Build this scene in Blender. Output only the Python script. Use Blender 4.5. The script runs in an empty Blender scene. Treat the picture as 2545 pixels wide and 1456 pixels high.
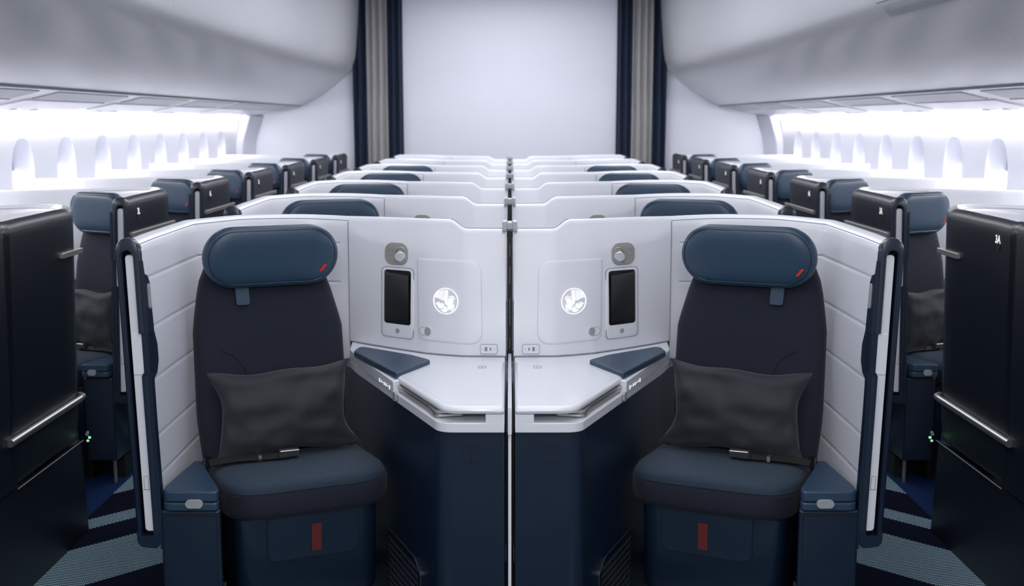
import bpy, bmesh, math, random
from mathutils import Vector, noise
random.seed(4)
COL = bpy.context.scene.collection
PI = math.pi

# ------------------------------------------------------------------ materials
def lin(c):
    return tuple(((v/255)/12.92 if v/255 <= .04045 else ((v/255+.055)/1.055)**2.4) for v in c) + (1,)
def mat(name, rgb, rough=.5, metal=0, coat=0, sheen=0, emit=None, es=0, spec=.5, bump=None):
    m = bpy.data.materials.new(name); m.use_nodes = True
    nt = m.node_tree; b = nt.nodes['Principled BSDF']
    b.inputs['Base Color'].default_value = lin(rgb); b.inputs['Roughness'].default_value = rough
    b.inputs['Metallic'].default_value = metal; b.inputs['Coat Weight'].default_value = coat
    b.inputs['Coat Roughness'].default_value = .15
    b.inputs['Sheen Weight'].default_value = sheen; b.inputs['Specular IOR Level'].default_value = spec
    if emit:
        b.inputs['Emission Color'].default_value = lin(emit); b.inputs['Emission Strength'].default_value = es
    if bump:
        scale, strength, kind = bump
        tc = nt.nodes.new('ShaderNodeTexCoord')
        if kind == 'weave':
            mp = nt.nodes.new('ShaderNodeMapping'); mp.inputs['Scale'].default_value = (scale, scale, scale)
            tx = nt.nodes.new('ShaderNodeTexVoronoi'); tx.inputs['Scale'].default_value = 1
            nt.links.new(tc.outputs['Object'], mp.inputs[0]); nt.links.new(mp.outputs[0], tx.inputs['Vector'])
            out = tx.outputs['Distance']
            mx = nt.nodes.new('ShaderNodeMixRGB'); mx.inputs[1].default_value = lin(tuple(int(v*.8) for v in rgb))
            mx.inputs[2].default_value = lin(tuple(min(255, int(v*1.25)) for v in rgb))
            nt.links.new(out, mx.inputs[0]); nt.links.new(mx.outputs[0], b.inputs['Base Color'])
        else:
            tx = nt.nodes.new('ShaderNodeTexNoise'); tx.inputs['Scale'].default_value = scale
            tx.inputs['Detail'].default_value = 4
            nt.links.new(tc.outputs['Object'], tx.inputs['Vector']); out = tx.outputs['Fac']
        bp = nt.nodes.new('ShaderNodeBump'); bp.inputs['Strength'].default_value = strength; bp.inputs['Distance'].default_value = .001
        nt.links.new(out, bp.inputs['Height']); nt.links.new(bp.outputs[0], b.inputs['Normal'])
    return m
M = dict(
    white=mat('white_moulded_plastic', (220, 222, 229), .36, coat=.2, bump=(260, .04, 'noise')),
    whited=mat('white_slab_plastic', (224, 226, 233), .28, coat=.3),
    navy=mat('navy_moulded_plastic', (13, 29, 49), .36, coat=.25, bump=(420, .12, 'noise')),
    navyd=mat('dark_navy_panel', (9, 17, 29), .38, bump=(420, .12, 'noise')),
    leather=mat('navy_leather', (37, 61, 83), .40, spec=.55, bump=(600, .25, 'noise')),
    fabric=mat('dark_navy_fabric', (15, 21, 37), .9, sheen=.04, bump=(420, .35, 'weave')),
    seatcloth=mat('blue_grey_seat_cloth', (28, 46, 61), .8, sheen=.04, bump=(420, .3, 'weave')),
    pillow=mat('charcoal_pillow_cloth', (25, 30, 37), .7, sheen=.12, bump=(900, .2, 'weave')),
    lamp=mat('silver_lamp_shell', (226, 226, 230), .3, metal=.35),
    capgrey=mat('pale_grey_cap', (168, 174, 182), .4),
    grey=mat('grey_plastic', (150, 153, 156), .4),
    midgrey=mat('warm_grey_plastic', (146, 146, 142), .42),
    seam=mat('seam_grey', (128, 132, 142), .6),  # plain grey for joints, outlines and small fittings
    black=mat('black_rubber', (8, 8, 10), .6),
    screen=mat('black_glass_screen', (12, 12, 13), .12, coat=.5),
    chrome=mat('brushed_metal', (200, 199, 197), .36, metal=1),
    dullmetal=mat('satin_metal', (165, 163, 160), .4, metal=.7),
    red=mat('red_stitching', (205, 36, 34), .6),
    redstrap=mat('dark_red_strap', (90, 19, 21), .75),
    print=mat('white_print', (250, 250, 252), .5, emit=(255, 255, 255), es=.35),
    emblem=mat('white_emblem', (255, 255, 255), .4, emit=(255, 255, 255), es=.30),  # faint glow put into the emblem's material, no lamp behind it
    bin=mat('overhead_bin_plastic', (198, 200, 203), .28, coat=.3),
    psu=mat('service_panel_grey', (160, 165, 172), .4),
    bulk=mat('bulkhead_panel', (224, 226, 236), .5),
    wallp=mat('sidewall_panel', (230, 231, 240), .5),
    shade=mat('window_shade', (140, 150, 176), .6),
    glow=mat('daylight_pane', (255, 255, 255), .4, emit=(250, 252, 255), es=2.6),
    cove=mat('cove_light_strip', (255, 255, 255), .4, emit=(255, 252, 252), es=26),
    ceil=mat('ceiling_panel', (215, 217, 228), .5),
    curtnavy=mat('navy_curtain_cloth', (9, 32, 60), .7, sheen=.1),
    curtgrey=mat('stone_curtain_cloth', (168, 166, 166), .85),
    green=mat('green_indicator', (90, 220, 120), .4, emit=(110, 240, 140), es=2),
)

def carpet():
    m = bpy.data.materials.new('patterned_navy_carpet'); m.use_nodes = True
    nt = m.node_tree; N = nt.nodes; L = nt.links; b = N['Principled BSDF']
    b.inputs['Roughness'].default_value = .95; b.inputs['Specular IOR Level'].default_value = .1
    geo = N.new('ShaderNodeNewGeometry'); sp = N.new('ShaderNodeSeparateXYZ'); L.new(geo.outputs['Position'], sp.inputs[0])
    def mt(op, a, bb=None, c=None):
        n = N.new('ShaderNodeMath'); n.operation = op
        for i, v in enumerate((a, bb, c)):
            if v is None: continue
            if isinstance(v, (int, float)): n.inputs[i].default_value = v
            else: L.new(v, n.inputs[i])
        return n.outputs[0]
    ax = mt('ABSOLUTE', sp.outputs[0]); y = sp.outputs[1]
    u = mt('FLOORED_MODULO', mt('SUBTRACT', mt('ADD', ax, y), 5.54), 1.13)
    band = mt('MAXIMUM', mt('LESS_THAN', u, .14), mt('MULTIPLY', mt('GREATER_THAN', u, .45), mt('LESS_THAN', u, .91)))
    band = mt('MULTIPLY', band, mt('LESS_THAN', ax, 1.56))
    # woven grid of light dashes
    p = mt('ADD', mt('MULTIPLY', ax, .8), mt('MULTIPLY', y, .25)); q = mt('SUBTRACT', mt('MULTIPLY', y, .97), mt('MULTIPLY', ax, .25))
    d1 = mt('LESS_THAN', mt('FLOORED_MODULO', p, .0056), .0034)
    d2 = mt('LESS_THAN', mt('FLOORED_MODULO', q, .0125), .0075)
    dots = mt('MULTIPLY', mt('MULTIPLY', d1, d2), band)
    blue = mt('GREATER_THAN', ax, 1.56)
    nz = N.new('ShaderNodeTexNoise'); nz.inputs['Scale'].default_value = 500; L.new(geo.outputs['Position'], nz.inputs['Vector'])
    m0 = N.new('ShaderNodeMixRGB'); m0.inputs[1].default_value = lin((17, 35, 72)); m0.inputs[2].default_value = lin((27, 50, 96)); L.new(nz.outputs['Fac'], m0.inputs[0])
    m1 = N.new('ShaderNodeMixRGB'); m1.inputs[1].default_value = lin((9, 16, 36)); L.new(blue, m1.inputs[0]); L.new(m0.outputs[0], m1.inputs[2])
    m2 = N.new('ShaderNodeMixRGB'); m2.inputs[2].default_value = lin((186, 222, 236)); L.new(dots, m2.inputs[0]); L.new(m1.outputs[0], m2.inputs[1])
    L.new(m2.outputs[0], b.inputs['Base Color'])
    return m
M['carpet'] = carpet()

# ------------------------------------------------------------------ mesh helpers
def finish(bm, angle=38):
    bmesh.ops.recalc_face_normals(bm, faces=bm.faces)
    for f in bm.faces: f.smooth = True
    lim = math.radians(angle)
    for e in bm.edges:
        if len(e.link_faces) == 2 and e.calc_face_angle(0) > lim: e.smooth = False
def obj(name, bm, m, parent=None, mirror=1, origin=(0, 0, 0), bevel=0, seg=2, angle=38, lean=0):
    o_ = Vector(origin)
    if lean:
        for v in bm.verts:
            if v.co.z > .3: v.co.x -= lean*(v.co.z-.75)*max(0, min(1, (-.78-v.co.x)/.13))
    for v in bm.verts:
        v.co = Vector((v.co.x*mirror, v.co.y, v.co.z)) - o_
    if mirror < 0: bmesh.ops.reverse_faces(bm, faces=bm.faces)
    finish(bm, angle)
    me = bpy.data.meshes.new(name); bm.to_mesh(me); bm.free()
    me.materials.append(m)
    ob = bpy.data.objects.new(name, me); COL.objects.link(ob)
    if parent is not None: ob.parent = parent
    else: ob.location = o_
    if bevel:
        md = ob.modifiers.new('bevel', 'BEVEL'); md.width = bevel; md.segments = seg; md.limit_method = 'ANGLE'; md.angle_limit = math.radians(40)
    return ob
def rnd(pts, r, n=6):
    """polygon with rounded corners; r is one radius or one per corner"""
    out = []; k = len(pts)
    for i in range(k):
        a, b, c = Vector(pts[i-1]), Vector(pts[i]), Vector(pts[(i+1) % k])
        rr = r[i] if isinstance(r, (list, tuple)) else r
        if rr <= 0: out.append(tuple(b)); continue
        u = (a-b).normalized(); v = (c-b).normalized()
        ang = math.acos(max(-1, min(1, u.dot(v))))
        d = min(rr/math.tan(ang/2), (a-b).length*.49, (c-b).length*.49)
        p, q = b+u*d, b+v*d
        for j in range(n+1):
            t = j/n
            out.append(tuple(p*(1-t)**2 + b*2*t*(1-t) + q*t*t))
    return out
def stadium(cx, cy, hw, hh, n=14, r=None):
    r = r or min(hw, hh)
    pts = []
    for (sx, sy, a0) in ((1, 1, 0), (-1, 1, 90), (-1, -1, 180), (1, -1, 270)):
        for j in range(n+1):
            a = math.radians(a0 + 90*j/n)
            pts.append((cx+sx*(hw-r)+r*math.cos(a), cy+sy*(hh-r)+r*math.sin(a)))
    return pts
def prism(bm, pts, t0, t1, f=lambda a, b, t: (a, b, t)):
    A = [bm.verts.new(f(a, b, t0)) for a, b in pts]; B = [bm.verts.new(f(a, b, t1)) for a, b in pts]
    n = len(pts)
    bm.faces.new(A[::-1]); bm.faces.new(B)
    for i in range(n): bm.faces.new((A[i], A[(i+1) % n], B[(i+1) % n], B[i]))
    return bm
def loft(bm, rings, cap=True, closed=True):
    R = [[bm.verts.new(p) for p in ring] for ring in rings]
    n = len(R[0])
    for a, b in zip(R, R[1:]):
        for i in range(n if closed else n-1):
            bm.faces.new((a[i], a[(i+1) % n], b[(i+1) % n], b[i]))
    if cap and closed:
        bm.faces.new(R[0][::-1]); bm.faces.new(R[-1])
    return R
def dense(pts, step):
    out = []
    for i in range(len(pts)):
        a, b = Vector(pts[i]), Vector(pts[(i+1) % len(pts)])
        k = min(30, max(1, int((b-a).length/step)))
        for j in range(k): out.append(tuple(a+(b-a)*j/k))
    return out
def patch(bm, outline, f, h0, h1, rings=(1, .97, .8, .55, .3), edge=0):
    """rounded plate lying on a curved surface; f(a, b, h) gives the point at height h above it"""
    outline = dense(outline, .012)
    n = len(outline); cx = (max(p[0] for p in outline)+min(p[0] for p in outline))/2; cy = (max(p[1] for p in outline)+min(p[1] for p in outline))/2
    lv = [[(a, b, h0) for a, b in outline]]
    for i, k in enumerate(rings):
        lv.append([(cx+(a-cx)*k, cy+(b-cy)*k, h1 - (edge if i == 0 else 0)) for a, b in outline])
    R = [[bm.verts.new(f(*p)) for p in ring] for ring in lv]
    for a, b in zip(R, R[1:]):
        for i in range(n): bm.faces.new((a[i], a[(i+1) % n], b[(i+1) % n], b[i]))
    c = bm.verts.new(f(cx, cy, h1))
    for i in range(n): bm.faces.new((R[-1][i], R[-1][(i+1) % n], c))
def tube(bm, path, r, n=8, closed=False):
    P = [Vector(p) for p in path]; k = len(P); R = []
    for i in range(k):
        a = P[(i-1) % k] if (closed or i > 0) else P[i]; c = P[(i+1) % k] if (closed or i < k-1) else P[i]
        t = (c-a).normalized(); up = Vector((0, 0, 1)) if abs(t.z) < .9 else Vector((0, 1, 0))
        s = t.cross(up).normalized(); w = s.cross(t)
        R.append([bm.verts.new(P[i]+s*r*math.cos(2*PI*j/n)+w*r*math.sin(2*PI*j/n)) for j in range(n)])
    m = k if closed else k-1
    for i in range(m):
        a, b = R[i], R[(i+1) % k]
        for j in range(n): bm.faces.new((a[j], a[(j+1) % n], b[(j+1) % n], b[j]))
    if not closed:
        bm.faces.new(R[0][::-1]); bm.faces.new(R[-1])
def ribbon(bm, path, w, f, h=.0008, closed=True):
    """thin flat line of width w following a 2D path on a surface f(a,b,h)"""
    k = len(path); L_, R_ = [], []
    for i in range(k):
        a = Vector(path[(i-1) % k] if (closed or i > 0) else path[i]); c = Vector(path[(i+1) % k] if (closed or i < k-1) else path[i])
        t = (c-a).normalized() if (c-a).length > 0 else Vector((1, 0)); nn = Vector((-t.y, t.x)); p = Vector(path[i])
        q0, q1 = p-nn*w/2, p+nn*w/2
        L_.append([bm.verts.new(f(q0.x, q0.y, hh)) for hh in (0, h)]); R_.append([bm.verts.new(f(q1.x, q1.y, hh)) for hh in (0, h)])
    for i in range(k if closed else k-1):
        j = (i+1) % k
        bm.faces.new((L_[i][1], L_[j][1], R_[j][1], R_[i][1])); bm.faces.new((L_[i][0], L_[j][0], L_[j][1], L_[i][1]))
        bm.faces.new((R_[i][1], R_[j][1], R_[j][0], R_[i][0]))
def box(bm, x0, x1, y0, y1, z0, z1):
    return prism(bm, [(x0, y0), (x1, y0), (x1, y1), (x0, y1)], z0, z1)
def NB(): return bmesh.new()
def interp(x, a):
    if x <= a[0][0]: return a[0][1]
    for (x0, y0), (x1, y1) in zip(a, a[1:]):
        if x <= x1: return y0+(y1-y0)*(x-x0)/(x1-x0)
    return a[-1][1]
def smooth_path(pts, n=6):
    """Catmull-Rom through tuples of any size"""
    P = [Vector(p) for p in pts]; out = []
    for i in range(len(P)-1):
        p0 = P[max(i-1, 0)]; p1 = P[i]; p2 = P[i+1]; p3 = P[min(i+2, len(P)-1)]
        for j in range(n):
            t = j/n
            out.append(tuple(.5*((2*p1)+(p2-p0)*t+(2*p0-5*p1+4*p2-p3)*t*t+(3*p1-p0-3*p2+p3)*t**3)))
    out.append(tuple(P[-1])); return out

def thing(name, label, cat, loc=(0, 0, 0), group=None):
    o = bpy.data.objects.new(name, None); COL.objects.link(o); o.empty_display_size = .05
    o.location = loc; o['label'] = label; o['category'] = cat
    if group: o['group'] = group
    return o
def tag(o, label, cat, group=None):
    o['label'] = label; o['category'] = cat
    if group: o['group'] = group
    return o
def struct(o): o['kind'] = 'structure'; return o
def dup(root, loc, label, skip=()):
    r = root.copy(); COL.objects.link(r); r.location = loc; r['label'] = label
    for ch in list(root.children):
        if ch.name.split('.')[0] in skip: continue
        c = ch.copy(); COL.objects.link(c); c.parent = r
        for g in list(ch.children):
            d = g.copy(); COL.objects.link(d); d.parent = c
    return r

# ------------------------------------------------------------------ the suite (written for the unit left of the aisle-centre line; mirror=-1 flips it)
PITCH = 1.13
LO = [(-.534, 3.842), (-.46, 3.778), (-.373, 3.710), (-.263, 3.631), (-.2, 3.603), (-.147, 3.586), (-.012, 3.58)]
UP = [(-.534, 3.846), (-.45, 3.828), (-.373, 3.80), (-.25, 3.745), (-.15, 3.715), (-.012, 3.70)]
def wallY(x, z):
    t = min(1.05, max(0, (z-.72)/.42)); return interp(x, LO)+(interp(x, UP)-interp(x, LO))*t**1.5
def onwall(x, z, h):
    e = .004
    dx = (wallY(x+e, z)-wallY(x-e, z))/(2*e); dz = (wallY(x, z+e)-wallY(x, z-e))/(2*e)
    n = Vector((dx, -1, dz)).normalized()
    return Vector((x, wallY(x, z), z))+n*h

WING = [(-.925, 2.955, 1.152), (-.925, 3.10, 1.155), (-.925, 3.25, 1.156), (-.925, 3.40, 1.157), (-.925, 3.478, 1.157), (-.922, 3.486, 1.157), (-.900, 3.545, 1.156),
        (-.874, 3.62, 1.1545), (-.835, 3.72, 1.152), (-.76, 3.80, 1.1475), (-.68, 3.845, 1.144), (-.60, 3.856, 1.140), (-.534, 3.846, 1.137)]
WP = WING[:6]+smooth_path(WING[6:], 4)
def normals(path):
    out = []
    for i in range(len(path)):
        a = path[max(i-1, 0)]; c = path[min(i+1, len(path)-1)]
        t = Vector((c[0]-a[0], c[1]-a[1])).normalized(); out.append(Vector((t.y, -t.x)))
    return out
GROOVES = (.53, .635, .785, .92, 1.05)
def inner_wall_bm():
    bm = NB(); N = normals(WP); rings = []
    for (x, y, zt), n in zip(WP, N):
        prof = [(0, .40 if y < 3.35 else .02), (0, .45)]
        g = 0 if (y < 3.03 or x > -.57) else (.0022 if y < 3.483 else .0055)
        for z in GROOVES: prof += [(0, z-.011), (0, z-.0055), (-g, z-.001), (-g, z+.001), (0, z+.0045), (0, z+.010)]
        prof.append((0, zt-.034))
        for k in range(1, 7):
            a = PI/2*k/6; prof.append((-.03*(1-math.cos(a)), zt-.034+.034*math.sin(a)))
        rings.append([(x+n.x*o, y+n.y*o, z) for o, z in prof])
    loft(bm, rings, cap=False, closed=False); return bm
def outer_skin_bm(pth, z0, zoff=.06):
    bm = NB(); N = normals(WP); rings = []
    for i in pth:
        x, y, zt = WP[i]; n = N[i]; prof = []
        for k in range(0, 7):
            a = PI/2*k/6; prof.append((-.03-.032*math.sin(a), zt-.034+.034*math.cos(a)))
        prof += [(-.062, .9), (-.062, .6), (-.062, z0+.03), (-.056, z0+.008), (-.045, z0), (-.01, z0)]
        rings.append([(x+n.x*o, y+n.y*o, z) for o, z in prof])
    loft(bm, rings, cap=False, closed=False); return bm

def emblem_bm(mirror):
    """winged sea-horse in a ring; drawn in a unit disc"""
    cx, cz, R = -.200, .888, .0405
    def f(a, b, h): return onwall(cx+a*R, cz+b*R, h)
    def pt(px, py):
        px -= (py-725)*.083
        return ((px-710)/475, (725-py)/510)
    bm = NB()
    ribbon(bm, [(math.cos(2*PI*i/64)*.955, math.sin(2*PI*i/64)*.955) for i in range(64)], .075, f, .0056)
    def poly(pts, h=.0058):
        P = [pt(*p) for p in pts]
        A = [bm.verts.new(f(a, b, .0016)) for a, b in P]; B = [bm.verts.new(f(a, b, h)) for a, b in P]
        fc = bm.faces.new(B); n = len(P)
        for i in range(n): bm.faces.new((A[i], A[(i+1) % n], B[(i+1) % n], B[i]))
        bmesh.ops.triangulate(bm, faces=[fc])
    poly([(662, 300), (740, 300), (758, 325), (758, 760), (764, 880), (706, 830), (678, 760), (664, 680)])
    for k in range(5):
        r1 = 468-k*78; r0 = r1-50; c = (682, 768); pts = []
        a0, a1 = 97+k*2.0, 156-k*2
        for j in range(9): a = math.radians(a0+(a1-a0)*j/8); pts.append((c[0]+r1*math.cos(a)*.98, c[1]-r1*math.sin(a)))
        for j in range(9): a = math.radians(a1+(a0-a1)*j/8); pts.append((c[0]+r0*math.cos(a)*.98, c[1]-r0*math.sin(a)))
        poly(pts)
    # neck, head and fore part
    poly([(790, 668), (860, 605), (935, 590), (985, 610), (992, 700), (985, 800), (950, 806), (905, 775), (935, 840), (915, 900), (930, 950), (930, 1015), (830, 1070), (802, 1000), (795, 905)])
    # mane tufts
    for (x, y) in ((800, 590), (840, 560), (885, 542), (930, 536), (972, 552), (1005, 585), (1032, 635)):
        poly([(x-12, y-24), (x+13, y-28), (x+15, y+10), (x-11, y+14)])
    # fore leg
    poly([(940, 845), (1000, 828), (1032, 860), (1036, 990), (1000, 1050), (940, 1105), (932, 1060), (985, 1000), (990, 905), (945, 985), (925, 950)])
    # belly and tail
    poly([(712, 915), (768, 985), (800, 1075), (770, 1130), (700, 1146), (620, 1120), (540, 1060), (610, 1050), (672, 1000), (698, 930)])
    poly([(345, 835), (375, 805), (425, 790), (470, 748), (482, 775), (465, 830), (485, 900), (520, 985), (540, 1025), (490, 1005), (440, 940), (405, 880)])
    poly([(572+92*math.cos(2*PI*i/20), 905-102*math.sin(2*PI*i/20)) for i in range(20)])
    return bm

def slot_frame_bm():
    """upright front frame of the wing: rounded-top loop around the slot for the sliding door (faces the seat's front, -y)"""
    bm = NB(); zt = 1.157; y0, y1 = 2.937, 2.961
    f = lambda a, b, t: (a, t, b)
    X0, X1, I0, I1 = -.987, -.926, -.974, -.9435
    cx, rx, ix, jx = (X0+X1)/2, (X1-X0)/2, (I0+I1)/2, (I1-I0)/2
    head, inner = [], []
    for k in range(0, 17):
        a = PI - PI*k/16; head.append((cx+rx*math.cos(a), zt-.034+.034*math.sin(a))); inner.append((ix+jx*math.cos(a), zt-.050+.017*math.sin(a)))
    def strip(O, I):
        ring = []
        for (o, i) in zip(O, I):
            ov, iv = Vector(o), Vector(i); d = (iv-ov).normalized(); e = .005
            o1 = ov+d*e*.3; o2 = ov+d*e; i2 = iv-d*e*.6
            ring.append([(ov.x, y1, ov.y), (ov.x, y0+e, ov.y), (o1.x, y0+e*.35, o1.y), (o2.x, y0, o2.y), (i2.x, y0, i2.y), (iv.x, y0+e*.6, iv.y), (iv.x, y1, iv.y)])
        loft(bm, ring, cap=False, closed=False)
        for end in (ring[0], ring[-1]): bm.faces.new([bm.verts.new(p) for p in end])
    strip([(X0, .385)]+head+[(X1, .913)], [(I0, .385)]+inner+[(I1, .913)])
    strip([(X1, .802), (X1, .385)], [(I1, .802), (I1, .385)])
    prism(bm, rnd([(X0, .386), (I0, .386), (I0, .374), (I1, .374), (I1, .386), (X1, .386), (X1, .338), (X0, .345)], [0, 0, .004, .004, 0, 0, .026, .034], 8), y0+.001, y1, f)
    return bm

def make_shell(m, window, label, cat='privacy shell', group='white and navy privacy shells of the seats'):
    anchor = (-.93*m, 3.4, 0)
    root = thing('privacy_shell', label, cat, anchor, group)
    K = dict(parent=root, mirror=m, origin=anchor, lean=.028)
    obj('inner_wall', inner_wall_bm(), M['white'], **K)
    nW = [i for i, p in enumerate(WP) if p[1] <= (3.76 if window else 3.61) and p[0] < -.79]
    obj('outer_panel', outer_skin_bm(nW, .345), M['navyd'], **K)['label'] = 'dark navy outer panel facing the aisle'
    rest = list(range(nW[-1], len(WP)))
    obj('back_wall', outer_skin_bm(rest, .05), M['white'], **K)
    # skirt below the wing, down to the carpet
    bm = NB(); prism(bm, rnd([(-.962, 3.30), (-.925, 3.225), (-.918, 3.225), (-.918, 3.60), (-.962, 3.56)], [.0, .0, 0, .0, .03]), 0, .36)
    obj('skirt', bm, M['navyd'], **K)
    # thin rim joint
    bm = NB(); N = normals(WP)
    tube(bm, [(x+n.x*(-.0065), y+n.y*(-.0065), zt-.0125) for (x, y, zt), n in zip(WP, N)], .0011, 6)
    obj('rim_seam', bm, M['seam'], **K)
    # side panel beside the console
    xr = .20 if window else -.0125
    def top(x):
        if window: return 1.137
        if x < -.19: return 1.1375
        if x < -.137: t = (x+.19)/.053; return 1.1375-.027*(t*t*(3-2*t))
        return 1.1105
    xs = [-.532+(xr+.532)*i/56 for i in range(57)]
    bm = NB(); rings = []
    for x in xs:
        zt = top(x); r = []
        for k in range(13):
            z = .722+(zt-.024-.722)*k/12; r.append((x, wallY(x, z), z))
        yb = wallY(x, zt-.02)
        for k in range(1, 6):
            a = PI/2*k/5; r.append((x, yb+.001+.018*(1-math.cos(a)), zt-.022+.022*math.sin(a)))
        r += [(x, yb+.045, zt-.001), (x, yb+.055, zt-.012), (x, yb+.057, .72), (x, yb+.057, .05)]
        rings.append(r)
    loft(bm, rings, cap=False, closed=False)
    for e in (rings[0], rings[-1]):
        bm.faces.new([bm.verts.new(p) for p in e]+[bm.verts.new((e[0][0], e[0][1], .05))])
    obj('side_panel', bm, M['white'], angle=50, **K)
    # vertical joint next to the headrest and lower joint
    bm = NB(); tube(bm, [(-.533, wallY(-.533, z)-.0006, z) for z in [.722+.4*i/20 for i in range(21)]], .0013, 6)
    tube(bm, [(x, wallY(x, .724)-.0006, .7245) for x in [-.53+(xr+.53)*i/30 for i in range(31)]], .001, 6)
    obj('panel_joint', bm, M['seam'], **K)
    if window:
        bm = NB(); box(bm, -.30, xr, 2.75, 3.57, .86, .90); obj('ledge', bm, M['white'], bevel=.012, seg=3, **K)
    else:
        bm = NB()
        pth = [(x, wallY(x, top(x))+.02, top(x)+.0005) for x in [-.188+.1755*i/30 for i in range(31)]]
        tube(bm, pth, .0022, 6); obj('notch_trim', bm, M['grey'], **K)
        # storage cupboard door
        od = rnd([(-.296, 1.016), (-.089, 1.014), (-.084, .758), (-.290, .764)], [.01, .042, .042, .02], 8)
        bm = NB(); patch(bm, od, onwall, -.001, .0035, rings=(1, .975, .93, .8, .6, .4, .2), edge=.0026)
        sd = obj('storage_door', bm, M['white'], angle=60, **K)
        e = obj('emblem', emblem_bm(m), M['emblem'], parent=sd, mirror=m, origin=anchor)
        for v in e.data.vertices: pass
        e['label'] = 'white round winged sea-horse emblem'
        bm = NB(); patch(bm, stadium(-.265, .792, .0215, .0155), onwall, 0, .0048, edge=.001)
        lt = obj('latch', bm, M['whited'], parent=sd, mirror=m, origin=anchor)
        bm = NB(); ribbon(bm, stadium(-.265, .792, .0185, .0125), .0012, onwall, .0056)
        patch(bm, stadium(-.2575, .792, .0085, .0115), onwall, .004, .0062)
        obj('latch_recess', bm, M['grey'], parent=sd, mirror=m, origin=anchor)
        # reading lamp
        bm = NB(); patch(bm, stadium(-.366, 1.0245, .0390, .0345, r=.026), onwall, 0, .004, edge=.0015)
        rl = obj('reading_lamp', bm, M['midgrey'], **K)
        bm = NB(); c = onwall(-.350, 1.024, 0)
        ring = []
        for k, (rr, d) in enumerate(((.0205, .0), (.0205, .009), (.0190, .0095), (.0165, .005), (.0, .004))):
            rr = max(rr, .0004)
            ring.append([(c.x+rr*math.cos(2*PI*j/24)*.95, c.y-d+.004, c.z+rr*1.12*math.sin(2*PI*j/24)) for j in range(24)])
        loft(bm, ring); obj('lamp_socket', bm, M['dullmetal'], parent=rl, mirror=m, origin=anchor)
        bm = NB(); q = Vector((.10, -.88, -.48)).normalized(); s = q.cross(Vector((0, 0, 1))).normalized(); w = s.cross(q)
        base = Vector((c.x-.003, c.y-.013, c.z-.004)); ring = []
        for rr, d in ((.010, -.012), (.0165, .000), (.0178, .004), (.0172, .0065), (.0004, .007)):
            ring.append([tuple(base+q*d+s*rr*math.cos(2*PI*j/24)+w*rr*math.sin(2*PI*j/24)) for j in range(24)])
        loft(bm, ring); obj('lamp_head', bm, M['lamp'], parent=rl, mirror=m, origin=anchor)
        bm = NB(); ribbon(bm, stadium(-.385, 1.028, .0085, .010), .0009, onwall, .0046); obj('lamp_button', bm, M['seam'], parent=rl, mirror=m, origin=anchor)
        # handset cradle with its screen
        bm = NB(); patch(bm, stadium(-.3605, .871, .0545, .1105, r=.014), onwall, 0, .003, edge=.0012); ts = obj('handset', bm, M['white'], **K)
        bm = NB(); ribbon(bm, stadium(-.3605, .871, .0545, .1105, r=.014), .0011, onwall, .0034)
        obj('handset_seam', bm, M['seam'], parent=ts, mirror=m, origin=anchor)
        bm = NB(); patch(bm, stadium(-.3600, .888, .0455, .0850, r=.009), onwall, .002, .0042, edge=.001); obj('screen', bm, M['screen'], parent=ts, mirror=m, origin=anchor)
        bm = NB(); patch(bm, stadium(-.3585, .782, .0062, .0075), onwall, .002, .0052); obj('home_button', bm, M['grey'], parent=ts, mirror=m, origin=anchor)
        # usb outlet
        bm = NB(); patch(bm, stadium(-.0655, .7455, .0265, .0145, r=.006), onwall, 0, .0025, edge=.001); us = obj('usb_outlet', bm, M['white'], **K)
        bm = NB(); ribbon(bm, stadium(-.0655, .7455, .0265, .0145, r=.006), .0011, onwall, .003)
        patch(bm, stadium(-.0655-.0085*1, .7455, .004, .0062, r=.0008), onwall, .001, .0032)
        patch(bm, stadium(-.0655+.0055, .7455, .0024, .0048), onwall, .001, .0032)
        for dx in (-.0195, .0175): patch(bm, stadium(-.0655+dx, .7455, .0011, .0011), onwall, .001, .0032)
        obj('port', bm, M['seam'], parent=us, mirror=m, origin=anchor)
    # front frame, sliding door, handle trim
    obj('door_frame', slot_frame_bm(), M['navy'], **K)
    bm = NB(); box(bm, -.978, -.938, 2.982, 3.06, .355, 1.125); obj('slot_lining', bm, M['black'], **K)
    bm = NB()
    prism(bm, rnd([(-.967, .384), (-.944, .384), (-.944, 1.113), (-.967, 1.113)], [.012, .003, .0114, .0114], 8), 2.948, 3.02, lambda a, b, t: (a, t, b))
    sd = obj('sliding_door', bm, M['whited'], bevel=.004, seg=3, **K)
    bm = NB(); prism(bm, rnd([(-.966, .803), (-.937, .803), (-.937, .910), (-.966, .910)], [.004, .014, .002, .004], 6), 2.9455, 3.0, lambda a, b, t: (a, t, b))
    obj('door_pull', bm, M['whited'], parent=sd, mirror=m, origin=anchor, bevel=.003, lean=.028)
    bm = NB(); f = lambda a, b, h: (a, 2.9480-h, b)
    ribbon(bm, stadium(-.955, .515, .0055, .0185), .0009, f); ribbon(bm, [(-.966, .497), (-.945, .497)], .001, f, closed=False)
    obj('door_catch', bm, M['seam'], parent=sd, mirror=m, origin=anchor, lean=.028)
    g = lambda a, b, t: (t, a, b)
    prof = [(2.940, 1.09), (2.948, 1.062), (2.968, 1.056), (2.981, 1.035), (2.984, .95), (2.988, .905), (3.006, .872), (3.006, .826), (2.992, .806), (2.960, .796), (2.962, .70), (2.966, .36), (2.940, .36)]
    # leave the pull opening between z .80 and .91 near the front edge
    bm = NB(); prism(bm, rnd([(2.938, 1.10), (2.945, 1.064), (2.966, 1.060), (2.980, 1.04), (2.985, .96), (2.989, .911), (2.938, .911)], [0, .01, .02, .02, .05, .0, 0]), -.927, -.918, g)
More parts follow.
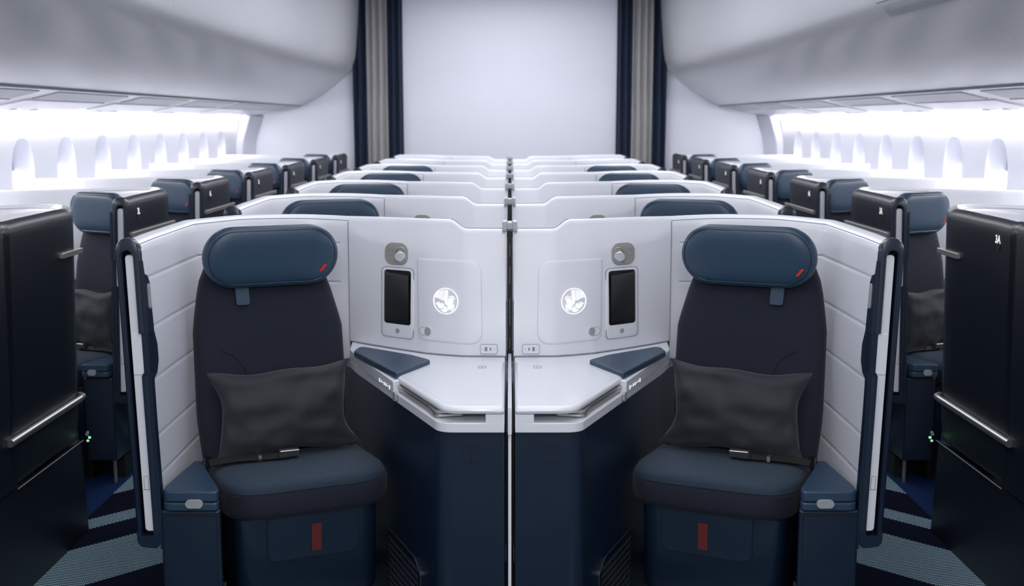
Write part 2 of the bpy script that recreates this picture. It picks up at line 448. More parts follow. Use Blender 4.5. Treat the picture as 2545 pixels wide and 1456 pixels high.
    prism(bm, rnd([(2.972, .911), (2.989, .911), (3.008, .872), (3.008, .828), (2.990, .802), (2.972, .802)], [0, 0, .02, .02, .0, 0]), -.927, -.918, g)
    prism(bm, rnd([(2.938, .802), (2.990, .802), (2.962, .790), (2.961, .70), (2.968, .34), (2.938, .34)], [0, 0, .01, .05, .01, .0]), -.927, -.918, g)
    prism(bm, [(2.944, .800), (2.975, .800), (2.975, .915), (2.944, .915)], -.938, -.922, g)
    bm2 = bm; ht = obj('handle_trim', bm2, M['navy'], **K)
    bm = NB(); prism(bm, stadium(2.967, 1.005, .0085, .0325), -.920, -.9155, g); obj('release_button', bm, M['grey'], parent=ht, mirror=m, origin=anchor, bevel=.001, lean=.028)
    # bumper rail along the outside
    bm = NB()
    if window: tube(bm, [(-.995, y, .497) for y in (2.925, 3.1, 3.3, 3.50)], .0125, 12); tube(bm, [(-.995, 3.50, .497), (-.99, 3.535, .497), (-.975, 3.55, .497)], .0125, 12)
    if window: obj('bumper_rail', bm, M['chrome'], **K)
    bm = NB(); tube(bm, [(-.9872, y, .337) for y in (2.99, 3.54)], .002, 6)
    if window: obj('lower_joint', bm, M['seam'], **K)
    return root

def add_strip(root, m, y0, y1, number=None, flip=False):
    """metal handle strip and the seat number on the aisle face; root-local coordinates from unit coordinates"""
    anchor = (-.93*m, 3.4, 0); K = dict(parent=root, mirror=m, origin=anchor, lean=.028)
    bm = NB(); prism(bm, stadium((y0+y1)/2, 1.008, (y1-y0)/2, .0095, r=.004), -.998, -.985, lambda a, b, t: (t, a, b))
    obj('handle_strip', bm, M['dullmetal'], bevel=.002, **K)
    if number:
        bm = NB(); patch(bm, stadium(3.072, 1.083, .0175, .024), lambda a, b, h: (-.9872-h, a, b), 0, .0012)
        pl = obj('number_plate', bm, M['black'], **K)
        cu = bpy.data.curves.new('seat_number', 'FONT'); cu.body = number; cu.size = .034; cu.extrude = .0006; cu.align_x = 'CENTER'; cu.align_y = 'CENTER'; cu.offset = .0009
        tmp = bpy.data.objects.new('t', cu); COL.objects.link(tmp)
        dg = bpy.context.evaluated_depsgraph_get(); me = bpy.data.meshes.new_from_object(tmp.evaluated_get(dg)); bpy.data.objects.remove(tmp)
        me.name = 'seat_number'; me.materials.clear(); me.materials.append(M['print'])
        # the aisle face normal points to -m*x ... text reads left to right for someone in the aisle
        X = (-.9890-.0092)*m
        for v in me.vertices:
            a, b, c = v.co
            # facing the aisle: for m=-1 (face towards +x) text runs towards +y ; for m=+1 towards -y
            v.co = Vector((X - m*c, (3.072+a*(1 if m < 0 else -1)*.95), 1.093+b)) - Vector(anchor)
        o = bpy.data.objects.new('seat_number', me); COL.objects.link(o); o.parent = pl
        if m > 0: me.flip_normals() if False else None

TH = math.radians(24)
O0 = Vector((-.553, 3.045)); RV = Vector((math.cos(TH), math.sin(TH))); BV = Vector((-math.sin(TH), math.cos(TH)))
def LC(x, y, z): p = O0+RV*x+BV*y; return (p.x, p.y, z)

def cushion_bm(scale=1, top=True):
    bm = NB(); rings = []
    def outl(s, inset):
        pts = rnd([(-.208+inset, 0+inset), (.262-inset, 0+inset), (.248-inset, .40), (-.210+inset, .40)], [.12, .12, .02, .02], 8)
        return pts
    spec = [(.388, .022), (.393, .010), (.402, .003), (.412, 0), (.462, 0), (.468, .003), (.476, .002), (.490, .010), (.499, .026), (.504, .055), (.506, .10), (.507, .15)]
    for z, ins in spec:
        rings.append([LC(x, y, z-(.010*max(0, y)/.4 if z > .45 else 0)) for x, y in outl(1, ins)])
    loft(bm, rings); return bm

def backrest_bm():
    bm = NB(); rings = []
    for i in range(19):
        z = .44+i*(1.10-.44)/18; t = (z-.44)/.66
        hwL = interp(z, [(.44, .205), (.6, .220), (.85, .218), (.98, .190), (1.03, .165), (1.1, .13)])
        yc = .275+.115*t**1.1
        pts = []
        for j in range(32):
            a = 2*PI*j/32; ca, sa = math.cos(a), math.sin(a)
            ex = .55
            px = hwL*math.copysign(abs(ca)**ex, ca); py = .055*math.copysign(abs(sa)**.7, sa)
            py += .012*(abs(px)/hwL)**2*-1 if sa < 0 else 0
            px += interp(z, [(.44, -.005), (.85, 0), (1.1, -.01)])
            pts.append(LC(px, yc+.055+py, z))
        rings.append(pts)
    loft(bm, rings); return bm
def headrest_f(x, z, d): # d forward
    yc = .352-.012*((z-1.06)/.09)
    return LC(x, yc-d, z)
def make_seat(m, label, mark, tabon=True, belt_shift=0, detail=True):
    anchor = (-.66*m, 3.3, 0)
    root = thing('passenger_seat', label, 'seat', anchor, 'navy passenger seats of the cabin')
    K = dict(parent=root, mirror=m, origin=anchor)
    obj('backrest', backrest_bm(), M['fabric'], angle=60, **K)
    bm = NB(); tube(bm, [LC(x, .275+.115*((z-.44)/.66)**1.1-.0005-.012*(x/.218)**2, z) for x, z in smooth_path([(-.150, .800), (-.120, .785), (-.095, .758), (-.082, .72), (-.078, .68)], 5)], .0012, 6)
    obj('thigh_seam', bm, M['navyd'], **K)
    # headrest
    bm = NB(); HX, HZ, HW, HH = .003, 1.0635, .195, .0895
    rings = []
    for d, ins in ((-.03, .012), (-.012, .002), (.012, 0), (.026, .002), (.033, .0065), (.0345, .012), (.037, .0150), (.041, .024), (.0435, .042), (.0442, .055), (.0446, .068), (.0447, .080), (.0447, .087)):
        rings.append([headrest_f(x, z, d) for x, z in stadium(HX, HZ, HW-ins, HH-ins, n=12, r=HH-ins-.0012)])
    loft(bm, rings); hd = obj('headrest', bm, M['leather'], angle=60, **K)
    bm = NB(); tube(bm, [headrest_f(x, z, .0355) for x, z in stadium(HX, HZ, HW-.0125, HH-.0125, n=12, r=.0758)], .0014, 6, closed=True)
    obj('piping', bm, M['navy'], parent=hd, mirror=m, origin=anchor)
    if mark is not None:   # red slash, always leaning the same way
        bm = NB(); s = m
        pts = [(-.0125, -.0105), (-.0035, -.0105), (.0125, .0105), (.0035, .0105)]
        def fm(a, b, h): return headrest_f(mark+a*s, 1.026+b, .0430+h)
        patch(bm, pts, fm, 0, .0016); obj('red_mark', bm, M['red'], parent=hd, mirror=m, origin=anchor)
    if tabon:
        bm = NB(); patch(bm, rnd([(-.102, .975), (-.064, .975), (-.062, .926), (-.100, .926)], [0, 0, .008, .008]), lambda a, b, h: LC(a, .350-h-.10*max(0, .97-b), b), -.01, .004)
        obj('pull_tab', bm, M['leather'], parent=hd, mirror=m, origin=anchor)
    cu = obj('seat_cushion', cushion_bm(), M['seatcloth'], angle=50, **K)
    # darker band round the edge of the cushion
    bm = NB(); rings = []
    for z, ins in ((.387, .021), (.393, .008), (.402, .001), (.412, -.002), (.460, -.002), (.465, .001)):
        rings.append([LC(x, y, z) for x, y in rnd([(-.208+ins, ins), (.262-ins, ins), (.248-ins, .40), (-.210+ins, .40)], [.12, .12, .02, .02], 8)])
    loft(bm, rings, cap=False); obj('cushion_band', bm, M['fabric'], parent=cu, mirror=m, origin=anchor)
    bm = NB(); tube(bm, [LC(x, y, .4655) for x, y in rnd([(-.210, .36), (-.2075, .0005), (.2615, .0005), (.248, .36)], [0, .12, .12, 0], 8)][1:-1], .0014, 6)
    obj('cushion_seam', bm, M['fabric'], parent=cu, mirror=m, origin=anchor)
    # base with stowage flap
    bm = NB(); rings = []
    def bo(i): return [(x, y) for x, y in rnd([(-.185+i, .015+i), (.215-i, .015+i), (.215-i, .38), (-.185+i, .38)], [.045, .05, .01, .01], 6)]
    for z, i in ((.12, .02), (.16, .004), (.395, 0)): rings.append([LC(x, y, z) for x, y in bo(i)])
    loft(bm, rings); sb = obj('seat_base', bm, M['navy'], **K)
    bm = NB(); prism(bm, rnd([(-.16, .06), (.16, .06), (.16, .36), (-.16, .36)], .03), 0, .13, lambda a, b, t: LC(a, b, t)); obj('plinth', bm, M['black'], parent=sb, mirror=m, origin=anchor)
    ff = lambda a, b, h: LC(a, .015-h, b)
    fl = rnd([(-.102, .392), (.150, .392), (.150, .270), (-.102, .270)], [.01, .01, .03, .03], 6)
    bm = NB(); patch(bm, fl, ff, -.001, .0025); fo = obj('stowage_flap', bm, M['navy'], parent=sb, mirror=m, origin=anchor)
    bm = NB(); ribbon(bm, fl, .0018, ff, .0034); obj('flap_joint', bm, M['navyd'], parent=sb, mirror=m, origin=anchor)
    bm = NB(); patch(bm, rnd([(.019, .362), (.046, .362), (.045, .287), (.018, .287)], .001, 2), ff, .002, .0055); obj('red_strap', bm, M['redstrap'], parent=sb, mirror=m, origin=anchor)
    # belt lying on the cushion in front of the pillow
    bm = NB(); pth = smooth_path([(-.215, .215, .500), (-.15, .205, .507), (-.06, .190, .508), (.0+belt_shift, .182, .509)], 6)
    rings = []
    for (x, y, z) in pth: rings.append([LC(x, y-.016, z), LC(x, y+.006, z+.012), LC(x, y+.007, z+.014), LC(x, y-.017, z+.003)])
    loft(bm, rings); bt = obj('seat_belt', bm, M['black'], **K)
    bm = NB(); bx = belt_shift
    prism(bm, rnd([(-.028+bx, .172), (.028+bx, .168), (.028+bx, .195), (-.028+bx, .197)], .004), .509, .533, lambda a, b, t: LC(a, b-.6*(t-.515), t))
    obj('buckle', bm, M['chrome'], parent=bt, mirror=m, origin=anchor, bevel=.003)
    bm = NB(); prism(bm, [(-.085+bx, .180), (-.076+bx, .180), (-.076+bx, .203), (-.085+bx, .203)], .506, .5215, lambda a, b, t: LC(a, b, t))
    obj('belt_clip', bm, M['chrome'], parent=bt, mirror=m, origin=anchor)
    # small side tabs
    for sx in (-1, 1):
        bm = NB(); prism(bm, rnd([(sx*.200, .27), (sx*.216, .275), (sx*.216, .31), (sx*.200, .315)], .004)[::int(sx)], .45, .502, LC)
        obj('belt_anchor', bm, M['navyd'], **K)
    return root

def make_pillow(m, label):
    anchor = (-.62*m, 3.26, .48)
    bm = NB(); n = 40; W, H = .207, .131; grid = {}
    for side in (1, -1):
        for i in range(n+1):
            for j in range(n+1):
                u, v = -1+2*i/n, -1+2*j/n
                if side == -1 and (i in (0, n) or j in (0, n)): grid[(side, i, j)] = grid[(1, i, j)]; continue
                sx = W*u*(1-.15*(1-v*v)*abs(u)**3+.05*max(0, -v)**3); sz = H*v*(1-.13*(1-u*u)*abs(v)**3)
                th = .052*((1-u**2)**.55)*((1-v**2)**.55)
                wr = noise.noise(Vector((u*2.1+3, v*2.6, side*2)))*.011+noise.noise(Vector((u*5+9, v*3, side)))*.004
                # long drag creases from the upper corners
                wr += .004*math.sin(9*(v-.45*u)+2*u)*max(0, v)*(1-abs(u)**4)
                wr *= min(1, 6*(1-max(abs(u), abs(v))))
                d = (th+wr)*(1 if side == 1 else .8)*side
                sh = .004*math.sin(u*6+1)*abs(v)**4 + .004*math.sin(v*5)*abs(u)**4
                x = sx+sh; z = sz+sh+.010*u*0
                # roll a little and lean on the backrest
                a = math.radians(1.5); x, z = x*math.cos(a)-z*math.sin(a), x*math.sin(a)+z*math.cos(a)
                lean = .33
                y = .222-d*math.cos(lean)+z*math.sin(lean)*.55
                p = LC(x+.006, y+.024, .628+z*math.cos(lean*.6)+d*math.sin(lean)*.5)
                grid[(side, i, j)] = bm.verts.new(p)
    for side in (1, -1):
        for i in range(n):
            for j in range(n):
                q = [grid[(side, i, j)], grid[(side, i+1, j)], grid[(side, i+1, j+1)], grid[(side, i, j+1)]]
                bm.faces.new(q if side == 1 else q[::-1])
    o = obj('pillow', bm, M['pillow'], mirror=m, origin=anchor, angle=80)
    return tag(o, label, 'pillow', 'charcoal pillows on the seats')

def make_armrest(m, label):
    anchor = (-.83*m, 3.0, 0); root = thing('armrest_console', label, 'armrest', anchor, 'low navy armrest consoles beside the seats')
    K = dict(parent=root, mirror=m, origin=anchor)
    bm = NB(); prism(bm, rnd([(-.913, 2.935), (-.754, 2.935), (-.760, 2.960), (-.884, 3.22), (-.913, 3.22)], [.012, .012, .02, .02, .01]), .105, .445)
    b = obj('body', bm, M['navy'], bevel=.006, seg=3, **K)
    bm = NB(); f = lambda a, b_, h: (a, 2.935-h, b_)
    ribbon(bm, [(-.766, .12), (-.766, .43), (-.90, .43)], .0014, f, closed=False); obj('body_joint', bm, M['navyd'], parent=b, mirror=m, origin=anchor)
    bm = NB(); box(bm, -.90, -.84, 3.06, 3.16, 0, .106); obj('plinth', bm, M['black'], parent=b, mirror=m, origin=anchor)
    bm = NB(); prism(bm, stadium(-.875, 2.99, .010, .010), .0, .11); obj('foot', bm, M['chrome'], parent=b, mirror=m, origin=anchor)
    lo = rnd([(-.900, 2.915), (-.755, 2.915), (-.759, 2.945), (-.870, 3.195), (-.890, 3.195), (-.905, 2.97)], [.035, .015, .02, .016, .016, .03], 6)
    bm = NB(); prism(bm, lo, .449, .472); ll = obj('lower_lid', bm, M['leather'], bevel=.007, seg=3, **K)
    bm = NB(); prism(bm, lo, .4735, .502); obj('pad', bm, M['leather'], bevel=.007, seg=4, **K)
    bm = NB(); prism(bm, stadium(-.815, .471, .0225, .0115), 2.913, 2.905, lambda a, b_, t: (a, t, b_)); obj('release_button', bm, M['grey'], parent=ll, mirror=m, origin=anchor, bevel=.0015)
    bm = NB(); prism(bm, rnd([(-.9165, 3.01), (-.895, 3.01), (-.895, 3.08), (-.9165, 3.08)], .008), .446, .472); obj('hinge', bm, M['navy'], parent=ll, mirror=m, origin=anchor, bevel=.004)
    return root

def make_console(m, label):
    anchor = (-.25*m, 3.25, 0); root = thing('side_console', label, 'console', anchor, 'white topped side consoles either side of the divider')
    K = dict(parent=root, mirror=m, origin=anchor)
    back = [(-.0135, 3.578), (-.147, 3.584), (-.20, 3.601), (-.263, 3.629), (-.373, 3.708), (-.46, 3.776), (-.526, 3.834)]
    def foot(i):
        return rnd([(-.0135, 2.905+i), (-.180-i*.3, 2.905+i), (-.478-i*.2, 3.60), (-.515, 3.70), (-.526, 3.834)], [0, .055, .03, 0, 0], 10)+[(x, y) for x, y in back[::-1][1:]]
    # navy cabinet
    bm = NB(); prism(bm, rnd([(-.0135, 2.917), (-.184, 2.917), (-.474, 3.60), (-.565, 3.80), (-.60, 3.85)], [0, .055, .03, 0, 0], 10)+[(-.534, 3.84)]+back[::-1][1:], .0, .664); cb = obj('cabinet', bm, M['navy'], bevel=.002, **K)
    # lower tray lip, white
    bm = NB(); prism(bm, foot(0), .661, .6865); ct = obj('counter', bm, M['whited'], bevel=.002, seg=2, **K)
    # solid end beside the seat + solid end by the divider + rear block
    bm = NB()
    prism(bm, rnd([(-.330, 3.238), (-.478, 3.60), (-.515, 3.70), (-.526, 3.834), (-.46, 3.776), (-.373, 3.708), (-.263, 3.629), (-.20, 3.601), (-.147, 3.584), (-.0135, 3.578), (-.0135, 3.30), (-.25, 3.30)], 0), .685, .7215)
    obj('counter_shelf', bm, M['whited'], parent=ct, mirror=m, origin=anchor, bevel=.003)
    bm = NB(); prism(bm, rnd([(-.062, 2.9052), (-.0135, 2.9052), (-.0135, 3.32), (-.062, 3.32)], [.003, 0, 0, 0]), .6855, .708); obj('counter_end', bm, M['whited'], parent=ct, mirror=m, origin=anchor)
    # top slab
    bm = NB(); sl = rnd([(-.0135, 2.905), (-.168, 2.905), (-.322, 3.262), (-.312, 3.33), (-.245, 3.452), (-.20, 3.475), (-.0135, 3.478)], [0, .06, .022, .02, .06, .02, 0], 8)
    prism(bm, sl, .7085, .7285); obj('table_top', bm, M['whited'], bevel=.010, seg=5, **K)
    bm = NB(); ribbon(bm, rnd([(-.035, 2.945), (-.165, 2.945), (-.295, 3.245), (-.24, 3.40), (-.035, 3.41)], [.01, .05, .03, .05, .01], 8), .0012, lambda a, b, h: (a, b, .7283+h), .0006)
    obj('top_joint', bm, M['white'], parent=ct, mirror=m, origin=anchor)
    # small touch button on the slab
    bm = NB(); f2 = lambda a, b, h: (a, b, .7285+h)
    ribbon(bm, stadium(-.082, 3.395, .011, .014, r=.002), .0018, f2); patch(bm, stadium(-.082, 3.395, .003, .002), f2, 0, .0008); obj('table_latch', bm, M['seam'], parent=ct, mirror=m, origin=anchor)
    # folded table leaves inside the slot
    bm = NB()
    for (d, z0, z1) in ((.0, .6985, .7075), (.004, .6885, .6965)):
        prism(bm, rnd([(-.322+d, 3.250), (-.312+d, 3.235), (-.214+d, 3.01), (-.196, 2.950+d), (-.12, 2.965+d), (-.12, 3.28), (-.29, 3.30)], [.004, .004, .03, .02, .01, .01, .01]), z0, z1)
    obj('tray_table', bm, M['chrome'], bevel=.002, **K)
    # armrest pad
    pd = rnd([(-.487, 3.585), (-.478, 3.668), (-.30, 3.525), (-.235, 3.445), (-.262, 3.385), (-.322, 3.255)], [.02, .025, .05, .03, .03, .008], 8)
    bm = NB(); prism(bm, pd, .720, .740); obj('armrest_pad', bm, M['leather'], bevel=.009, seg=4, **K)
    # front fascia icons and button on the slanted edge
    A, B = Vector((-.330, 3.238)), Vector((-.478, 3.60)); d = (B-A).normalized(); nn = Vector((-d.y, d.x)); nn = nn if nn.x < 0 else -nn
    def fs(a, b, h): p = A+d*a+nn*(h-.001); return (p.x, p.y, b)
    L_ = (B-A).length
    bm = NB(); random.seed(3)
    for i, a in enumerate((.035, .052, .070, .088, .104, .120, .138)):
        hh = (.0075, .003, .002, .0055, .005, .002, .008)[6-i]
        patch(bm, [(a-.0008, .696-hh*.75), (a+.0008, .696-hh*.75), (a+.0008, .696+hh*.75), (a-.0008, .696+hh*.75)], fs, -.002, .0035)
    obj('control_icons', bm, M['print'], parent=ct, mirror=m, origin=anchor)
    bm = NB(); patch(bm, stadium(-.012, .679, .011, .0125, r=.006), fs, -.004, .0035); obj('control_button', bm, M['grey'], parent=ct, mirror=m, origin=anchor)
    # power socket
    fz = lambda a, b, h: (a, 2.917-h, b)
    bm = NB(); patch(bm, stadium(-.100, .600, .0185, .0215, r=.0015), fz, -.001, .0022); sk = obj('power_socket', bm, M['navy'], **K)
    bm = NB(); ribbon(bm, stadium(-.100, .600, .0185, .0215, r=.0015), .0008, fz, .0027)
    patch(bm, stadium(-.100, .6185, .005, .003, r=.0008), fz, .001, .003)
    for (x, z, w, h) in ((-.1095, .610, .0042, .0018), (-.0905, .610, .0042, .0018), (-.100, .607, .0022, .0045), (-.100, .5955, .0022, .0032), (-.100, .585, .0018, .004)):
        patch(bm, stadium(x, z, w, h, r=.0008), fz, .001, .003)
    obj('socket_holes', bm, M['black'], parent=sk, mirror=m, origin=anchor)
    # kick vent low on the slanted side
    A2 = Vector((-.21, 3.0)); 
    def fv(a, b, h): p = Vector((-.196, 2.94))+d*a+nn*(h+.006); return (p.x, p.y, b)
    bm = NB(); vo = rnd([(.10, .02), (.10, .235), (.155, .262), (.42, .262), (.42, .02)], [0, .02, .02, .01, 0]); patch(bm, vo, fv, -.01, .004)
    kv = obj('foot_vent', bm, M['navyd'], parent=cb, mirror=m, origin=anchor)
    bm = NB()
    for i in range(15):
        for j in range(11):
            a0 = .125+i*.019; b0 = .03+j*.020
            ribbon(bm, [(a0, b0), (a0+.011, b0+.011)], .0022, lambda a, b, h: fv(a, b, h+.0035), .0015, closed=False)
    obj('vent_slots', bm, M['navy'], parent=cb, mirror=m, origin=anchor)
    bm = NB(); ribbon(bm, [(x-.001, y) for x, y in rnd([(.10, .02), (.10, .235), (.155, .264), (.42, .264)], [0, .02, .02, 0])], .002, lambda a, b, h: fv(a, b, h+.003), .002, closed=False)
    obj('vent_edge', bm, M['leather'], parent=cb, mirror=m, origin=anchor)
    return root

def make_divider(label, full):
    root = thing('centre_divider', label, 'divider', (0, 3.6, 0), 'centre dividers between the paired seats')
    K = dict(parent=root, origin=(0, 3.6, 0))
    bm = NB(); prism(bm, stadium(0, 3.652, .0095, .03, r=.002), .70, 1.112); rs = obj('rubber_strip', bm, M['black'], **K)
    bm = NB()
    for (x0, x1, dx) in ((-.024, -.0085, 0), (-.0085, .0085, 0), (.0085, .024, 0)):
        h = 1.136 if x0 < -.01 or x0 > 0 else 1.133
        box(bm, x0+.0004, x1-.0004, 3.672, 3.742, 1.105, h)
    obj('hinge_cap', bm, M['capgrey'], bevel=.0025, seg=2, **K)
    if full:
        bm = NB()
        for k in range(62):
            z = .735+k*.0058
            for s in (-1, 1):
                box(bm, s*.0088-.0016, s*.0088+.0016, 3.618, 3.6225, z, z+.0026)
        t = obj('strip_teeth', bm, M['grey'], parent=rs, origin=(0, 3.6, 0)); t['kind'] = 'stuff'
        bm = NB()
        for z0, z1 in ((1.03, 1.07), (.945, 1.0), (.815, .90), (.74, .775)): box(bm, -.0006, .0006, 3.6195, 3.624, z0, z1)
        obj('strip_rib', bm, M['seam'], parent=rs, origin=(0, 3.6, 0))
        bm = NB(); box(bm, -.0052, .0052, 2.905, 3.60, .655, .7285); obj('divider_rail', bm, M['whited'], bevel=.0015, **K)
        bm = NB(); box(bm, -.0040, .0040, 2.915, 3.58, 0, .655); obj('divider_panel', bm, M['whited'], **K)
        bm = NB(); box(bm, -.0105, .0105, 2.99, 3.60, .0, .640); obj('divider_core', bm, M['black'], **K)
    return root

# ------------------------------------------------------------------ place the units
ORD = ['first', 'second', 'third', 'fourth', 'fifth', 'sixth', 'seventh', 'eighth']
side = {1: 'left', -1: 'right'}
DXW = 2.478
for m in (1, -1):
    s = side[m]
    anc = Vector((-.93*m, 3.4, 0))
    sh = make_shell(m, False, f'white privacy shell with navy door frame, {ORD[0]} row just {s} of the centre divider')
    for k in range(1, 7):
        dup(sh, anc+Vector((0, PITCH*k, 0)), f'white privacy shell in the {ORD[k]} row back, {s} of the centre divider',
            skip=() if k < 2 else ('handset', 'usb_outlet', 'storage_door', 'armrest', 'lower_joint', 'handle_trim'))
    # seats
    mark = .148 if m == 1 else -.150
    st = make_seat(m, f'navy seat with oval leather headrest, first row {s} of the centre divider', mark, belt_shift=0 if m == 1 else -.025)
    for k in range(1, 5):
        dup(st, Vector((-.66*m, 3.3+PITCH*k, 0)), f'navy seat whose headrest shows over the shell ahead, {ORD[k]} row {s} of the divider', skip=('seat_belt', 'belt_anchor'))
    make_pillow(m, f'charcoal pillow leaning on the front seat {s} of the centre divider')
    make_armrest(m, f'low navy armrest box beside the front seat, {s} of the centre divider')
    make_console(m, f'white topped navy console just {s} of the centre divider, by the front seat')
for k in range(7):
    if k == 0: make_divider('black ribbed centre divider with white rail between the two front consoles', True)
    elif k == 1: dv = make_divider('grey capped centre divider strip in the second row', False)
    else: dup(dv, Vector((0, 3.6+PITCH*k, 0)), f'grey capped centre divider strip in the {ORD[k]} row')
bpy.context.view_layer.update()
for o in [o for o in COL.objects if o.name.startswith('centre_divider') and 'second' in o['label']]: o.location.y += PITCH

# window side units: left window units use the m=-1 build shifted left, and the other way round
for m, s, letter in ((-1, 'left', 'L'), (1, 'right', 'A')):
    sgn = -1 if s == 'left' else 1
    anc = Vector((-.93*m+sgn*DXW, 3.4, 0))
    DY = 1.59
    near = make_shell(m, True, f'dark navy shell with chrome bumper rail, cropped by the {s} edge of the photo')
    near.location = anc+Vector((0, DY-PITCH, 0))
    base = None
    for k in range(6):
        y = DY+PITCH*k
        if k == 0:
            sh = dup(near, anc+Vector((0, y, 0)), '')
        else:
            sh = dup(near, anc+Vector((0, y, 0)), '')
        sh['label'] = f'navy and white window-side shell marked {3+k}{letter}, {ORD[k]} beyond the cropped one on the {s}'
        add_strip(sh, m, 2.965, 3.555, f'{3+k}{letter}')
    add_strip(near, m, 3.37, 3.555, '3A' if s == 'right' else None)
    K = dict(parent=near, mirror=m, origin=(-.93*m, 3.4, 0), lean=.028); rings = []
    for y in (2.1, 2.99):
        rings.append([(-.987, y, .345), (-.987, y, 1.123)]+[(-.955-.032*math.cos(PI*k/8), y, 1.123+.034*math.sin(PI*k/8)) for k in range(1, 8)]+[(-.923, y, 1.123), (-.923, y, .345)])
    bm = NB(); loft(bm, rings); obj('extended_door', bm, M['navyd'], **K)
    bm = NB(); prism(bm, [(-.975, 2.1), (-.90, 2.1), (-.90, 3.55), (-.975, 3.55)], 0, .335); obj('base_panel', bm, M['navyd'], **K)
    # seats
    sx = -sgn*.056; BACK = .0
    st = make_seat(m, f'navy seat with grey-blue headrest behind the {s} window-side shell marked 3{letter}', .150 if s == 'right' else -.125, tabon=False)
    st.location = Vector((-.66*m+sgn*DXW+sx, 3.3+DY+BACK, 0)); st.scale.x = .78
    for k in range(1, 6):
        dup(st, Vector((-.66*m+sgn*DXW+sx, 3.3+DY+BACK+PITCH*k, 0)), f'navy seat with grey-blue headrest behind the {s} window-side shell marked {3+k}{letter}', skip=('seat_belt', 'belt_anchor'))
    p = make_pillow(m, f'grey pillow on the {s} window-side seat seen past the aisle')
    p.location += Vector((sgn*DXW+sx, DY+BACK, 0)); p.scale.x = .78
    a = make_armrest(m, f'navy armrest box of the {s} window-side seat, seen across the aisle')
    a.location += Vector((sgn*DXW-sgn*.0175, DY, 0)); a.scale.x = .74
    # tiny indicator lights near the floor on the near shell
    K = dict(parent=near, mirror=m, origin=(-.93*m, 3.4, 0))
    bm = NB(); tube(bm, [(-.992, 3.535, .36), (-.985, 3.56, .36)], .006, 10); io = obj('indicator_housing', bm, M['dullmetal'], **K)
    bm = NB(); tube(bm, [(-.992, 3.548, .345), (-.999, 3.548, .345)], .004, 8); g = obj('green_light', bm, M['green'], parent=io, mirror=m, origin=(-.93*m, 3.4, 0))
    bm = NB(); tube(bm, [(-.992, 3.53, .338), (-.999, 3.53, .338)], .004, 8); g = obj('white_light', bm, M['print'], parent=io, mirror=m, origin=(-.93*m, 3.4, 0))

